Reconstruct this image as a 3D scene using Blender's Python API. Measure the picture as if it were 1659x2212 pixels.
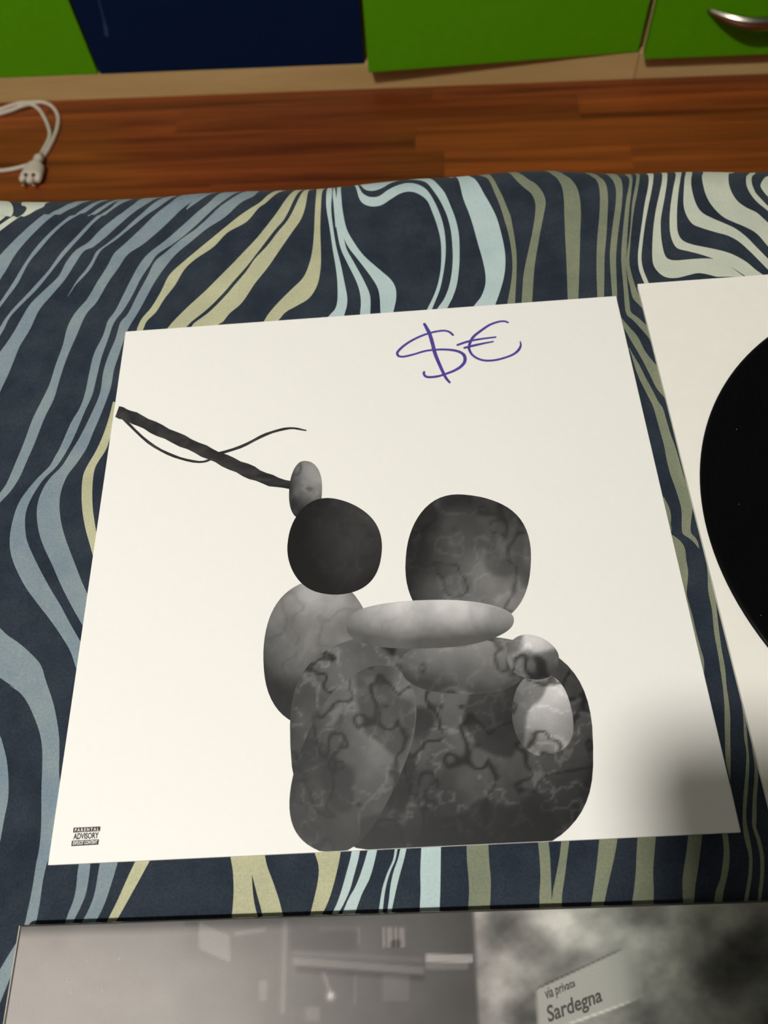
import bpy, bmesh, math, random
import numpy as np
from mathutils import Vector, Matrix
from mathutils.geometry import delaunay_2d_cdt

for o in list(bpy.data.objects):
    bpy.data.objects.remove(o, do_unlink=True)
scene = bpy.context.scene
COL = scene.collection
random.seed(7)
rng = np.random.default_rng(11)

# ------------------------------------------------------------------ camera
# The print frame: origin at the near-left corner of the signed record sleeve, the sleeve is 0.315 m square.
FPX, CX, CY = 1674.3, 829.5, 1106.0
R_CV = np.array([[0.9973445553819793, -0.03940767798295066, -0.06124436925884462],
                 [-0.06309714618215512, -0.8875097634460074, -0.45644843074730784],
                 [-0.036367402898604045, 0.4591007021384352, -0.8876395424396135]])
C_S = np.array([0.17776259, -0.02561766, 0.38169966])
YAW = math.radians(4.09)                      # the sleeve lies turned against the room
RZ = np.array([[math.cos(YAW), -math.sin(YAW), 0], [math.sin(YAW), math.cos(YAW), 0], [0, 0, 1.0]])
BED = 0.5                                     # height of the sleeve face above the floor
CAM = RZ @ C_S + np.array([0, 0, BED])
RW = R_CV @ RZ.T                              # world -> camera (x right, y down, z forward)

def s2w(x, y, z=0.0):
    return RZ @ np.array([x, y, z]) + np.array([0, 0, BED])
def ray(px, py):
    return RW.T @ np.array([(px - CX) / FPX, (py - CY) / FPX, 1.0])
def hit_z(px, py, z):
    d = ray(px, py); return CAM + d * (z - CAM[2]) / d[2]
def hit_y(px, py, y):
    d = ray(px, py); return CAM + d * (y - CAM[1]) / d[1]
def to_px(p):
    q = (np.asarray(p) - CAM) @ RW.T
    return q[..., :2] / q[..., 2:3] * FPX + np.array([CX, CY])

cam_data = bpy.data.cameras.new('camera')
cam = bpy.data.objects.new('camera', cam_data)
COL.objects.link(cam)
rot = RW.T @ np.diag([1, -1, -1])
cam.matrix_world = Matrix([[*rot[0], CAM[0]], [*rot[1], CAM[1]], [*rot[2], CAM[2]], [0, 0, 0, 1]])
cam_data.sensor_fit = 'HORIZONTAL'
cam_data.sensor_width = 36.0
cam_data.lens = FPX * 36.0 / 1659.0
cam_data.clip_start = 0.01
cam_data.dof.use_dof = True
cam_data.dof.focus_distance = 0.415
cam_data.dof.aperture_fstop = 13.0
scene.camera = cam

# ------------------------------------------------------------------ world, exposure
world = bpy.data.worlds.new('night'); scene.world = world
world.use_nodes = True
world.node_tree.nodes['Background'].inputs['Color'].default_value = (0.01, 0.01, 0.012, 1)
world.node_tree.nodes['Background'].inputs['Strength'].default_value = 0.2
scene.view_settings.view_transform = 'Standard'
scene.view_settings.look = 'None'
scene.view_settings.gamma = 1.0
scene.view_settings.use_curve_mapping = False
scene.view_settings.exposure = 0.0
LAMP_POWER = 3420.0                            # emission strength of the ceiling lamp's diffuser
LAMP_POS = (-0.46, -0.50, 2.52)

# ------------------------------------------------------------------ helpers
def lin(c):
    r = []
    for v in c:
        v = v / 255.0
        r.append(v / 12.92 if v <= 0.04045 else ((v + 0.055) / 1.055) ** 2.4)
    return tuple(r)
def lin4(c): return (*lin(c), 1.0)

def tag(o, label=None, cat=None, group=None, kind=None):
    if label: o['label'] = label
    if cat: o['category'] = cat
    if group: o['group'] = group
    if kind: o['kind'] = kind
    return o
def link(name, mesh, mat=None, parent=None):
    o = bpy.data.objects.new(name, mesh); COL.objects.link(o)
    if mat is not None:
        for m in (mat if isinstance(mat, (list, tuple)) else [mat]): mesh.materials.append(m)
    if parent is not None: o.parent = parent
    return o
def empty(name, loc=(0, 0, 0)):
    o = bpy.data.objects.new(name, None); COL.objects.link(o); o.location = loc
    o.empty_display_size = 0.05
    bpy.context.view_layer.update()
    return o
def child(name, mesh, mat, parent):
    """mesh is in world coordinates; the parent is an unrotated empty or mesh"""
    o = link(name, mesh, mat); o.parent = parent
    o.matrix_parent_inverse = Matrix.Translation(-Vector(world_loc(parent)))
    return o
def world_loc(o):
    v = Vector(o.location)
    if o.parent is not None: v = v + Vector((0, 0, 0))
    return v
def mesh_from(name, verts, faces, smooth=False):
    me = bpy.data.meshes.new(name)
    me.from_pydata([tuple(map(float, v)) for v in verts], [], [tuple(map(int, f)) for f in faces]); me.update()
    if smooth: me.polygons.foreach_set('use_smooth', [True] * len(me.polygons))
    return me
def box_bm(bm, lo, hi, bevel=0.0, seg=2, mat=None):
    """axis aligned box, or with mat a 4x4 Matrix"""
    r = bmesh.ops.create_cube(bm, size=1.0)
    vs = r['verts']
    c = [(a + b) / 2 for a, b in zip(lo, hi)]; s = [b - a for a, b in zip(lo, hi)]
    for v in vs:
        v.co = Vector((c[0] + v.co.x * s[0], c[1] + v.co.y * s[1], c[2] + v.co.z * s[2]))
        if mat is not None: v.co = mat @ v.co
    if bevel > 0:
        es = list({e for v in vs for e in v.link_edges})
        bmesh.ops.bevel(bm, geom=es, offset=bevel, segments=seg, affect='EDGES', profile=0.6)
def box(name, lo, hi, bevel=0.0, seg=2, mat=None, smooth=False):
    bm = bmesh.new(); box_bm(bm, lo, hi, bevel, seg, mat)
    me = bpy.data.meshes.new(name); bm.to_mesh(me); bm.free()
    if smooth: me.polygons.foreach_set('use_smooth', [True] * len(me.polygons))
    return me
def catmull(pts, n=6, closed=False):
    P = np.array(pts, float)
    if len(P) < 3: return P
    out = []
    N = len(P); rngi = range(N if closed else N - 1)
    for i in rngi:
        if closed: a, b, c, d = P[(i - 1) % N], P[i], P[(i + 1) % N], P[(i + 2) % N]
        else:
            b, c = P[i], P[i + 1]
            a = P[i - 1] if i > 0 else 2 * b - c
            d = P[i + 2] if i + 2 < N else 2 * c - b
        for k in range(n):
            t = k / n
            out.append(0.5 * ((2 * b) + (-a + c) * t + (2 * a - 5 * b + 4 * c - d) * t * t + (-a + 3 * b - 3 * c + d) * t ** 3))
    if not closed: out.append(P[-1])
    return np.array(out)
def tube_mesh(name, pts, rad, seg=10):
    """closed tube through points; rad is one number or one per point"""
    P = np.array(pts, float); n = len(P)
    rad = np.full(n, rad) if np.isscalar(rad) else np.array(rad, float)
    T = np.gradient(P, axis=0); T /= np.linalg.norm(T, axis=1)[:, None] + 1e-12
    up = np.array([0, 0, 1.0])
    if abs(T[0] @ up) > 0.9: up = np.array([1.0, 0, 0])
    V, F = [], []
    N = np.cross(T[0], up); N /= np.linalg.norm(N)
    for i in range(n):
        N = N - (N @ T[i]) * T[i]; N /= np.linalg.norm(N)
        B = np.cross(T[i], N)
        for k in range(seg):
            a = 2 * math.pi * k / seg
            V.append(P[i] + rad[i] * (math.cos(a) * N + math.sin(a) * B))
    for i in range(n - 1):
        for k in range(seg):
            F.append((i * seg + k, i * seg + (k + 1) % seg, (i + 1) * seg + (k + 1) % seg, (i + 1) * seg + k))
    F.append(tuple(range(seg - 1, -1, -1))); F.append(tuple(range((n - 1) * seg, n * seg)))
    return mesh_from(name, V, F, True)
def lathe(name, prof, center, seg=96, smooth=True):
    V, F = [], []
    for r, z in prof:
        for k in range(seg):
            a = 2 * math.pi * k / seg
            V.append((center[0] + r * math.cos(a), center[1] + r * math.sin(a), center[2] + z))
    m = len(prof)
    for i in range(m - 1):
        for k in range(seg):
            F.append((i * seg + k, i * seg + (k + 1) % seg, (i + 1) * seg + (k + 1) % seg, (i + 1) * seg + k))
    return mesh_from(name, V, F, smooth)
def inside(poly, P):
    x, y = P[:, 0], P[:, 1]; c = np.zeros(len(P), bool)
    a = poly; b = np.roll(poly, -1, axis=0)
    for (x1, y1), (x2, y2) in zip(a, b):
        if y1 == y2: continue
        m = ((y1 > y) != (y2 > y))
        c ^= m & (x < (x2 - x1) * (y - y1) / (y2 - y1) + x1)
    return c

# value noise for printed pictures
class Noise:
    def __init__(s, seed, n=64):
        s.t = np.random.default_rng(seed).random((n, n)); s.n = n
    def __call__(s, x, y):
        xi = np.floor(x).astype(int); yi = np.floor(y).astype(int); fx = x - xi; fy = y - yi
        fx = fx * fx * (3 - 2 * fx); fy = fy * fy * (3 - 2 * fy); n = s.n; t = s.t
        a = t[yi % n, xi % n]; b = t[yi % n, (xi + 1) % n]; c = t[(yi + 1) % n, xi % n]; d = t[(yi + 1) % n, (xi + 1) % n]
        return (a * (1 - fx) + b * fx) * (1 - fy) + (c * (1 - fx) + d * fx) * fy
    def fbm(s, x, y, o=4):
        v = 0; a = 0.5; tot = 0
        for k in range(o):
            v = v + a * s(x * 2 ** k + 13.7 * k, y * 2 ** k + 7.1 * k); tot += a; a *= 0.5
        return v / tot

# ------------------------------------------------------------------ materials
def new_mat(name):
    m = bpy.data.materials.new(name); m.use_nodes = True
    nt = m.node_tree; return m, nt, nt.nodes['Principled BSDF']
def simple(name, col, rough=0.5, spec=0.5, metal=0.0, noise=None, bump=None, coat=0.0):
    """col is sRGB 0-255; noise=(scale, amount); bump=(scale, strength, distance)"""
    m, nt, b = new_mat(name)
    b.inputs['Base Color'].default_value = lin4(col)
    b.inputs['Roughness'].default_value = rough
    b.inputs['Specular IOR Level'].default_value = spec
    b.inputs['Metallic'].default_value = metal
    b.inputs['Coat Weight'].default_value = coat
    tc = nt.nodes.new('ShaderNodeTexCoord')
    if noise:
        n = nt.nodes.new('ShaderNodeTexNoise'); n.inputs['Scale'].default_value = noise[0]; n.inputs['Detail'].default_value = 4
        nt.links.new(tc.outputs['Object'], n.inputs['Vector'])
        mx = nt.nodes.new('ShaderNodeMix'); mx.data_type = 'RGBA'; mx.blend_type = 'MULTIPLY'
        rp = nt.nodes.new('ShaderNodeMapRange'); rp.inputs[1].default_value = 0.3; rp.inputs[2].default_value = 0.7
        rp.inputs[3].default_value = 1 - noise[1]; rp.inputs[4].default_value = 1 + noise[1]
        nt.links.new(n.outputs['Fac'], rp.inputs[0])
        mx.inputs[0].default_value = 1.0
        mx.inputs[6].default_value = lin4(col)
        nt.links.new(rp.outputs[0], mx.inputs[7]); nt.links.new(mx.outputs[2], b.inputs['Base Color'])
    if bump:
        n = nt.nodes.new('ShaderNodeTexNoise'); n.inputs['Scale'].default_value = bump[0]; n.inputs['Detail'].default_value = 3
        nt.links.new(tc.outputs['Object'], n.inputs['Vector'])
        bp = nt.nodes.new('ShaderNodeBump'); bp.inputs['Strength'].default_value = bump[1]; bp.inputs['Distance'].default_value = bump[2]
        nt.links.new(n.outputs['Fac'], bp.inputs['Height']); nt.links.new(bp.outputs[0], b.inputs['Normal'])
    return m
def cloth_mat(name, col, col2, mott=0.10):
    """printed cotton: fine weave, uneven dye"""
    m, nt, b = new_mat(name); L = nt.links.new
    b.inputs['Roughness'].default_value = 0.9; b.inputs['Specular IOR Level'].default_value = 0.12
    b.inputs['Sheen Weight'].default_value = 0.06
    tc = nt.nodes.new('ShaderNodeTexCoord')
    n1 = nt.nodes.new('ShaderNodeTexNoise'); n1.inputs['Scale'].default_value = 38; n1.inputs['Detail'].default_value = 5; n1.inputs['Roughness'].default_value = 0.6
    L(tc.outputs['Object'], n1.inputs['Vector'])
    rp = nt.nodes.new('ShaderNodeMapRange'); rp.inputs[1].default_value = 0.35; rp.inputs[2].default_value = 0.65
    L(n1.outputs['Fac'], rp.inputs[0])
    mx = nt.nodes.new('ShaderNodeMix'); mx.data_type = 'RGBA'; mx.inputs[6].default_value = lin4(col); mx.inputs[7].default_value = lin4(col2)
    L(rp.outputs[0], mx.inputs[0])
    # weave: two crossed thread directions
    waves = []
    for d in ('X', 'Y'):
        w = nt.nodes.new('ShaderNodeTexWave'); w.bands_direction = d; w.inputs['Scale'].default_value = 560; w.inputs['Distortion'].default_value = 1.2
        w.inputs['Detail'].default_value = 1.0; w.inputs['Detail Scale'].default_value = 0.6
        L(tc.outputs['Object'], w.inputs['Vector']); waves.append(w)
    mul = nt.nodes.new('ShaderNodeMath'); mul.operation = 'MULTIPLY'
    L(waves[0].outputs['Fac'], mul.inputs[0]); L(waves[1].outputs['Fac'], mul.inputs[1])
    n2 = nt.nodes.new('ShaderNodeTexNoise'); n2.inputs['Scale'].default_value = 900; n2.inputs['Detail'].default_value = 2
    L(tc.outputs['Object'], n2.inputs['Vector'])
    add = nt.nodes.new('ShaderNodeMath'); add.operation = 'MULTIPLY_ADD'; add.inputs[1].default_value = 0.45
    L(mul.outputs[0], add.inputs[0]); L(n2.outputs['Fac'], add.inputs[2])
    r2 = nt.nodes.new('ShaderNodeMapRange'); r2.inputs[1].default_value = 0.2; r2.inputs[2].default_value = 1.0
    r2.inputs[3].default_value = 1 - mott * 2.2; r2.inputs[4].default_value = 1 + mott * 2.2
    L(add.outputs[0], r2.inputs[0])
    m2 = nt.nodes.new('ShaderNodeMix'); m2.data_type = 'RGBA'; m2.blend_type = 'MULTIPLY'; m2.inputs[0].default_value = 1.0
    L(mx.outputs[2], m2.inputs[6]); L(r2.outputs[0], m2.inputs[7]); L(m2.outputs[2], b.inputs['Base Color'])
    bp = nt.nodes.new('ShaderNodeBump'); bp.inputs['Strength'].default_value = 0.35; bp.inputs['Distance'].default_value = 0.0004
    L(add.outputs[0], bp.inputs['Height']); L(bp.outputs[0], b.inputs['Normal'])
    return m
def print_mat(name, rough=0.45, spec=0.4, coat=0.0, grain=0.12, scale=1500, coat_rough=0.05):
    """printed ink: takes its colours from the print's own colour layer"""
    m, nt, b = new_mat(name); L = nt.links.new
    at = nt.nodes.new('ShaderNodeAttribute'); at.attribute_name = 'ink'
    tc = nt.nodes.new('ShaderNodeTexCoord')
    n = nt.nodes.new('ShaderNodeTexNoise'); n.inputs['Scale'].default_value = scale; n.inputs['Detail'].default_value = 3
    L(tc.outputs['Object'], n.inputs['Vector'])
    rp = nt.nodes.new('ShaderNodeMapRange'); rp.inputs[1].default_value = 0.25; rp.inputs[2].default_value = 0.75
    rp.inputs[3].default_value = 1 - grain; rp.inputs[4].default_value = 1 + grain
    L(n.outputs['Fac'], rp.inputs[0])
    mx = nt.nodes.new('ShaderNodeMix'); mx.data_type = 'RGBA'; mx.blend_type = 'MULTIPLY'; mx.inputs[0].default_value = 1.0
    L(at.outputs['Color'], mx.inputs[6]); L(rp.outputs[0], mx.inputs[7]); L(mx.outputs[2], b.inputs['Base Color'])
    b.inputs['Roughness'].default_value = rough; b.inputs['Specular IOR Level'].default_value = spec
    b.inputs['Coat Weight'].default_value = coat; b.inputs['Coat Roughness'].default_value = coat_rough
    return m
def wood_mat(name, dark, light, grain=(1.6, 34, 34), rough=0.38, spec=0.4, vary=0.0, coat=0.0):
    m, nt, b = new_mat(name); L = nt.links.new
    tc = nt.nodes.new('ShaderNodeTexCoord'); oi = nt.nodes.new('ShaderNodeObjectInfo')
    off = nt.nodes.new('ShaderNodeVectorMath'); off.operation = 'MULTIPLY_ADD'
    off.inputs[1].default_value = (1, 1, 1)
    comb = nt.nodes.new('ShaderNodeCombineXYZ')
    sc = nt.nodes.new('ShaderNodeMath'); sc.operation = 'MULTIPLY'; sc.inputs[1].default_value = 37.0
    L(oi.outputs['Random'], sc.inputs[0])
    for i in range(3): L(sc.outputs[0], comb.inputs[i])
    L(tc.outputs['Object'], off.inputs[0]); L(comb.outputs[0], off.inputs[2])
    mp = nt.nodes.new('ShaderNodeMapping'); mp.inputs['Scale'].default_value = grain
    L(off.outputs[0], mp.inputs['Vector'])
    n = nt.nodes.new('ShaderNodeTexNoise'); n.inputs['Scale'].default_value = 1.0; n.inputs['Detail'].default_value = 6; n.inputs['Roughness'].default_value = 0.62; n.inputs['Distortion'].default_value = 0.5
    L(mp.outputs[0], n.inputs['Vector'])
    cr = nt.nodes.new('ShaderNodeValToRGB'); cr.color_ramp.elements[0].position = 0.32; cr.color_ramp.elements[1].position = 0.7
    cr.color_ramp.elements[0].color = lin4(dark); cr.color_ramp.elements[1].color = lin4(light)
    L(n.outputs['Fac'], cr.inputs[0])
    mx = nt.nodes.new('ShaderNodeMix'); mx.data_type = 'RGBA'; mx.blend_type = 'MULTIPLY'; mx.inputs[0].default_value = 1.0
    rp = nt.nodes.new('ShaderNodeMapRange'); rp.inputs[3].default_value = 1 - vary; rp.inputs[4].default_value = 1 + vary * 0.6
    L(oi.outputs['Random'], rp.inputs[0]); L(cr.outputs[0], mx.inputs[6]); L(rp.outputs[0], mx.inputs[7]); L(mx.outputs[2], b.inputs['Base Color'])
    b.inputs['Roughness'].default_value = rough; b.inputs['Specular IOR Level'].default_value = spec
    return m

M = {}
M['wall'] = simple('wall_paint', (158, 158, 156), 0.9, 0.2, noise=(3, 0.04))
M['ceiling'] = simple('ceiling_paint', (178, 176, 172), 0.9, 0.2, noise=(3, 0.03))
M['floor_base'] = simple('floor_joint', (40, 18, 8), 0.7, 0.2, noise=(40, 0.1))
M['plank'] = wood_mat('merbau_parquet', (88, 38, 16), (170, 86, 36), (1.5, 34, 34), 0.36, 0.35, 0.20)
M['maple'] = wood_mat('pale_maple', (196, 160, 104), (216, 182, 126), (2.0, 22, 22), 0.5, 0.3, 0.04)
M['green'] = simple('green_lacquer', (88, 158, 0), 0.5, 0.25, noise=(60, 0.03))
M['blue'] = simple('navy_blue_lacquer', (2, 25, 60), 0.55, 0.15, noise=(60, 0.04))
M['scuff'] = simple('scuff', (40, 66, 100), 0.8, 0.1, noise=(300, 0.3))
M['metal'] = simple('satin_nickel', (196, 186, 172), 0.28, 0.5, 1.0, noise=(200, 0.04))
M['pin'] = simple('plug_pin_metal', (200, 195, 185), 0.25, 0.5, 1.0, noise=(200, 0.03))
M['cable'] = simple('white_cable_pvc', (214, 200, 184), 0.5, 0.4, noise=(80, 0.04))
M['dark'] = simple('recess_shade', (26, 22, 18), 0.8, 0.2, noise=(80, 0.1))
M['navy'] = cloth_mat('navy_cotton', (35, 42, 53), (48, 56, 65), 0.20)
M['steel'] = cloth_mat('steel_blue_print', (119, 134, 146), (134, 146, 149), 0.10)
M['khaki'] = cloth_mat('khaki_print', (174, 173, 142), (187, 185, 152), 0.09)
M['aqua'] = cloth_mat('pale_aqua_print', (176, 196, 196), (188, 204, 203), 0.05)
M['olive'] = cloth_mat('olive_print', (120, 126, 106), (134, 137, 113), 0.10)
M['cream'] = cloth_mat('cream_print', (192, 197, 181), (202, 205, 186), 0.05)
M['mattress'] = simple('mattress_ticking', (205, 203, 196), 0.9, 0.1, noise=(60, 0.06), bump=(300, 0.3, 0.001))
M['card'] = simple('white_card', (240, 237, 231), 0.55, 0.3, noise=(220, 0.006))
M['paper'] = simple('white_inner_paper', (238, 234, 224), 0.62, 0.25, noise=(120, 0.012))
M['print'] = print_mat('cover_ink', 0.45, 0.35, 0.0, 0.10, 1800)
M['photo'] = print_mat('laminated_photo', 0.45, 0.12, 0.8, 0.05, 1600, 0.05)
M['album_edge'] = simple('album_edge_board', (58, 54, 50), 0.3, 0.5, noise=(100, 0.1), coat=0.8)
M['film_glint'] = simple('album_film_glint', (190, 180, 164), 0.2, 0.5, noise=(100, 0.1), coat=1.0)
M['marker'] = simple('purple_marker', (80, 68, 150), 0.4, 0.4, noise=(420, 0.28))
M['black_ink'] = simple('black_ink', (52, 46, 50), 0.5, 0.3, noise=(900, 0.1))
M['white_ink'] = simple('white_ink', (226, 220, 214), 0.5, 0.3, noise=(900, 0.05))
M['sign_ink'] = simple('sign_ink', (62, 60, 56), 0.4, 0.4, noise=(900, 0.12), coat=0.8)
M['vinyl'] = simple('black_vinyl', (5, 5, 7), 0.22, 0.18, noise=(60, 0.1))
M['vinyl_label'] = simple('record_label_paper', (224, 220, 210), 0.6, 0.3, noise=(100, 0.03))
M['shelf'] = simple('shadow_shelf_laminate', (226, 228, 226), 0.5, 0.3, noise=(30, 0.02))

# ------------------------------------------------------------------ room shell
PL_Y = 1.288                                   # front of the cabinets' plinth
X0, X1, Y0, Y1, ZC = -1.75, 2.15, -0.62, 1.86, 2.6
def struct(name, lo, hi, mat):
    return tag(link(name, box(name, lo, hi), mat), kind='structure')
floor = struct('floor', (X0 - .1, Y0 - .1, -0.08), (X1 + .1, Y1 + .1, -0.012), M['floor_base'])
struct('ceiling', (X0 - .1, Y0 - .1, ZC), (X1 + .1, Y1 + .1, ZC + .1), M['ceiling'])
struct('wall_near', (X0 - .1, Y0 - .1, -0.012), (X1 + .1, Y0, ZC), M['wall'])
struct('wall_far', (X0 - .1, Y1, -0.012), (X1 + .1, Y1 + .1, ZC), M['wall'])
struct('wall_left', (X0 - .1, Y0, -0.012), (X0, Y1, ZC), M['wall'])
struct('wall_right', (X1, Y0, -0.012), (X1 + .1, Y1, ZC), M['wall'])

# parquet strips, each its own piece
PW = 0.0655
plank_meshes = {}
def plank(x0, x1, y0, parent):
    ln = round(x1 - x0, 3)
    if ln not in plank_meshes:
        plank_meshes[ln] = box('plank', (0.0001, 0.0001, -0.012), (ln - 0.0001, PW - 0.0001, 0.0))
        plank_meshes[ln].materials.append(M['plank'])
    o = bpy.data.objects.new('plank', plank_meshes[ln]); COL.objects.link(o)
    o.location = (x0, y0, 0); o.parent = parent
    return o
YR = 1.187 + PW * 2                            # a joint line seen in the photo lies at y = 1.187 and 1.122
lens = [0.45, 0.55, 0.62, 0.70]
row = -8; y = 9.0
while y > 0.22:
    y = YR - row * PW
    x = X0 if row not in (2, 3) else X0
    stops = []
    if row == 3: stops = [0.141]               # butt joints read from the photo
    if row == 4: stops = [0.19, 0.495]
    x = X0 + (random.choice([0.0, -0.15, -0.3]))
    while x < X1:
        l = random.choice(lens)
        for s in stops:
            if x < s - 0.02 < x + l + 0.25: l = s - x; break
        xa, xb = max(x, X0), min(x + l, X1)
        if xb - xa > 0.01: plank(xa, xb, y, floor)
        x += l
    row += 1

# ------------------------------------------------------------------ ceiling lamp
lx, ly, lz = LAMP_POS
lamp = tag(empty('ceiling_lamp', (lx, ly, lz)), 'round white ceiling lamp lit above the bed', 'lamp')
child('canopy', lathe('canopy', [(0.0, ZC - lz), (0.085, ZC - lz), (0.085, 0.02), (0.082, 0.014), (0.0, 0.014)], LAMP_POS, 48), M['ceiling'], lamp)
em, nt, b = new_mat('lamp_diffuser')
b.inputs['Base Color'].default_value = (0.9, 0.88, 0.82, 1)
b.inputs['Emission Color'].default_value = (1.0, 0.985, 0.935, 1)
b.inputs['Emission Strength'].default_value = LAMP_POWER
child('diffuser', lathe('diffuser', [(0.0, 0.002), (0.026, 0.003), (0.035, 0.006), (0.038, 0.0138)][::-1], LAMP_POS, 48), em, lamp)

# ------------------------------------------------------------------ added unseen shelf above the bed, put there to cast a shadow
SH_X, SH_Y, SH_Z = -0.018, -0.163, BED + 0.80
sh = tag(empty('shadow_shelf', (SH_X, Y0, SH_Z)), 'added white shelf out of view that casts a shadow on the bed', 'shelf')
child('board', box('board', (SH_X, Y0, SH_Z), (1.5, SH_Y, SH_Z + .03), 0.002), M['shelf'], sh)
for bx in (0.1, 1.2):
    child('bracket', box('bracket', (bx, Y0, SH_Z - .14), (bx + .025, Y0 + .02, SH_Z), 0.002), M['metal'], sh)
    child('bracket', box('bracket', (bx, Y0 + .02, SH_Z - .025), (bx + .025, Y0 + .36, SH_Z), 0.002), M['metal'], sh)

# ------------------------------------------------------------------ cabinets along the far side
PLH = 0.046                                    # plinth height
def cabinet(name, label, x0, x1, h=0.86, plinth=False):
    r = tag(empty(name, ((x0 + x1) / 2, PL_Y, 0)), label, 'cabinet')
    if plinth: child('plinth', box('plinth', (x0, PL_Y, 0.0), (x1 - .001, PL_Y + .018, PLH), 0.0008), M['maple'], r)
    bm = bmesh.new()
    d = Y1 - 0.01
    box_bm(bm, (x0, PL_Y + .022, 0), (x0 + .018, d, h))
    box_bm(bm, (x1 - .019, PL_Y + .022, 0), (x1 - .001, d, h))
    box_bm(bm, (x0 + .018, PL_Y + .022, PLH), (x1 - .019, d, PLH + .018))
    box_bm(bm, (x0 + .018, d - .01, PLH + .018), (x1 - .019, d, h))
    me = bpy.data.meshes.new('carcass'); bm.to_mesh(me); bm.free()
    child('carcass', me, M['maple'], r)
    child('top', box('top', (x0, PL_Y, h), (x1 - .001, d, h + .022), 0.001), M['maple'], r)
    return r
def bow_handle(cx, y, z, L=0.16, depth=0.03, parent=None):
    """arched flat bow pull: a tall strip bent outwards, ends turned into the front"""
    n = 28; V = []; F = []
    for i in range(n + 1):
        t = -1 + 2 * i / n
        yy = y - depth * (1 - abs(t) ** 2.2) - 0.001
        hw = 0.0035 + 0.0055 * (1 - t * t)      # taller in the middle
        zc = z - 0.006 * (1 - t * t)
        th = 0.0045
        for (dy, dz) in ((-th, hw), (th, hw), (th, -hw), (-th, -hw)):
            V.append((cx + t * L / 2, yy + dy * (0.5 + 0.5 * (1 - t * t)), zc + dz))
    for i in range(n):
        for k in range(4): F.append((i * 4 + k, i * 4 + (k + 1) % 4, (i + 1) * 4 + (k + 1) % 4, (i + 1) * 4 + k))
    F.append((3, 2, 1, 0)); F.append(tuple(n * 4 + k for k in range(4)))
    me = mesh_from('handle', V, F)
    bm = bmesh.new(); bm.from_mesh(me)
    bmesh.ops.recalc_face_normals(bm, faces=bm.faces)
    es = [e for e in bm.edges if len(e.link_faces) == 2 and e.calc_face_angle(0) > 0.8]
    bmesh.ops.bevel(bm, geom=es, offset=0.0016, segments=3, affect='EDGES')
    bm.to_mesh(me); bm.free()
    me.polygons.foreach_set('use_smooth', [True] * len(me.polygons))
    o = link('handle', me, M['metal']); o.parent = parent
    return o
XA, XB, XC = -0.419, 0.056, 0.5205
pb_ = tag(link('plinth_board', box('plinth_board', (-0.93, PL_Y, 0.0), (XC - .0012, PL_Y + .018, PLH), 0.0006), M['maple']), 'long pale maple plinth board under the blue and green cabinet doors', 'plinth')
c1 = cabinet('cabinet', 'low cabinet with a green door left of the navy blue door', -0.93, XA)
d1 = child('door', box('door', (-0.928, PL_Y, PLH + .001), (XA - .003, PL_Y + .02, 0.858), 0.0012), M['green'], c1)
bow_handle(-0.50, PL_Y, 0.72, parent=d1).matrix_parent_inverse = Matrix.Identity(4)
c2 = cabinet('cabinet', 'low cabinet with a navy blue door marked by a pale scuff', XA, XB)
d2 = child('door', box('door', (XA + .001, PL_Y - .0005, PLH + .001), (XB - .004, PL_Y + .02, 0.858), 0.0012), M['blue'], c2)
bow_handle(-0.05, PL_Y, 0.72, parent=d2)
c3 = cabinet('cabinet', 'low cabinet with a wide green door standing slightly ajar', XB, XC)
hinge = (XC - .004, PL_Y)
ajar = math.atan2(0.0275, XC - XB - .01)
mt = Matrix.Translation((hinge[0], hinge[1], 0)) @ Matrix.Rotation(ajar, 4, 'Z')
d3 = child('door', box('door', (-(XC - XB - .008), 0, PLH + .002), (0, .02, 0.858), 0.0012, mat=mt), M['green'], c3)
hb = bow_handle(-(XC - XB) + .07, 0, 0.72, parent=d3)
hb.data.transform(mt)
c4 = cabinet('cabinet', 'green chest of drawers with curved metal bow handles', XC, 1.02, plinth=True)
DRY = PL_Y - .0205
zz = PLH + .002
for k, hgt in enumerate((0.20, 0.20, 0.20, 0.20)):
    dr = child('drawer', box('drawer', (XC + .004, DRY, zz), (1.016, DRY + .02, zz + hgt - .004), 0.0012), M['green'], c4)
    bow_handle(0.687, DRY, zz + 0.078, 0.166, 0.032, dr)
    zz += hgt
# children of doors were built in world coordinates: the doors carry the inverse shift already
for dd in (d1, d2, d3, *[o for o in c4.children if o.name.startswith('drawer')]):
    for ch in dd.children: ch.matrix_parent_inverse = Matrix.Identity(4)

# pale scuff on the blue door
pts = [hit_y(px, py, PL_Y - .0005) for px, py in ((211, -30), (213, 0), (219, 22), (225, 45), (228, 60), (231, 78))]
wd = [0.0012, 0.0012, 0.0013, 0.0014, 0.0036, 0.0030]
V, F = [], []
for p, w in zip(pts, wd):
    V += [(p[0] - w, p[1] - .0002, p[2]), (p[0] + w, p[1] - .0002, p[2])]
for i in range(len(pts) - 1): F.append((2 * i, 2 * i + 1, 2 * i + 3, 2 * i + 2))
sc = link('scuff_mark', mesh_from('scuff_mark', V, F), M['scuff']); sc.parent = d2
sc['label'] = 'pale chalky scuff on the navy blue door'

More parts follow.
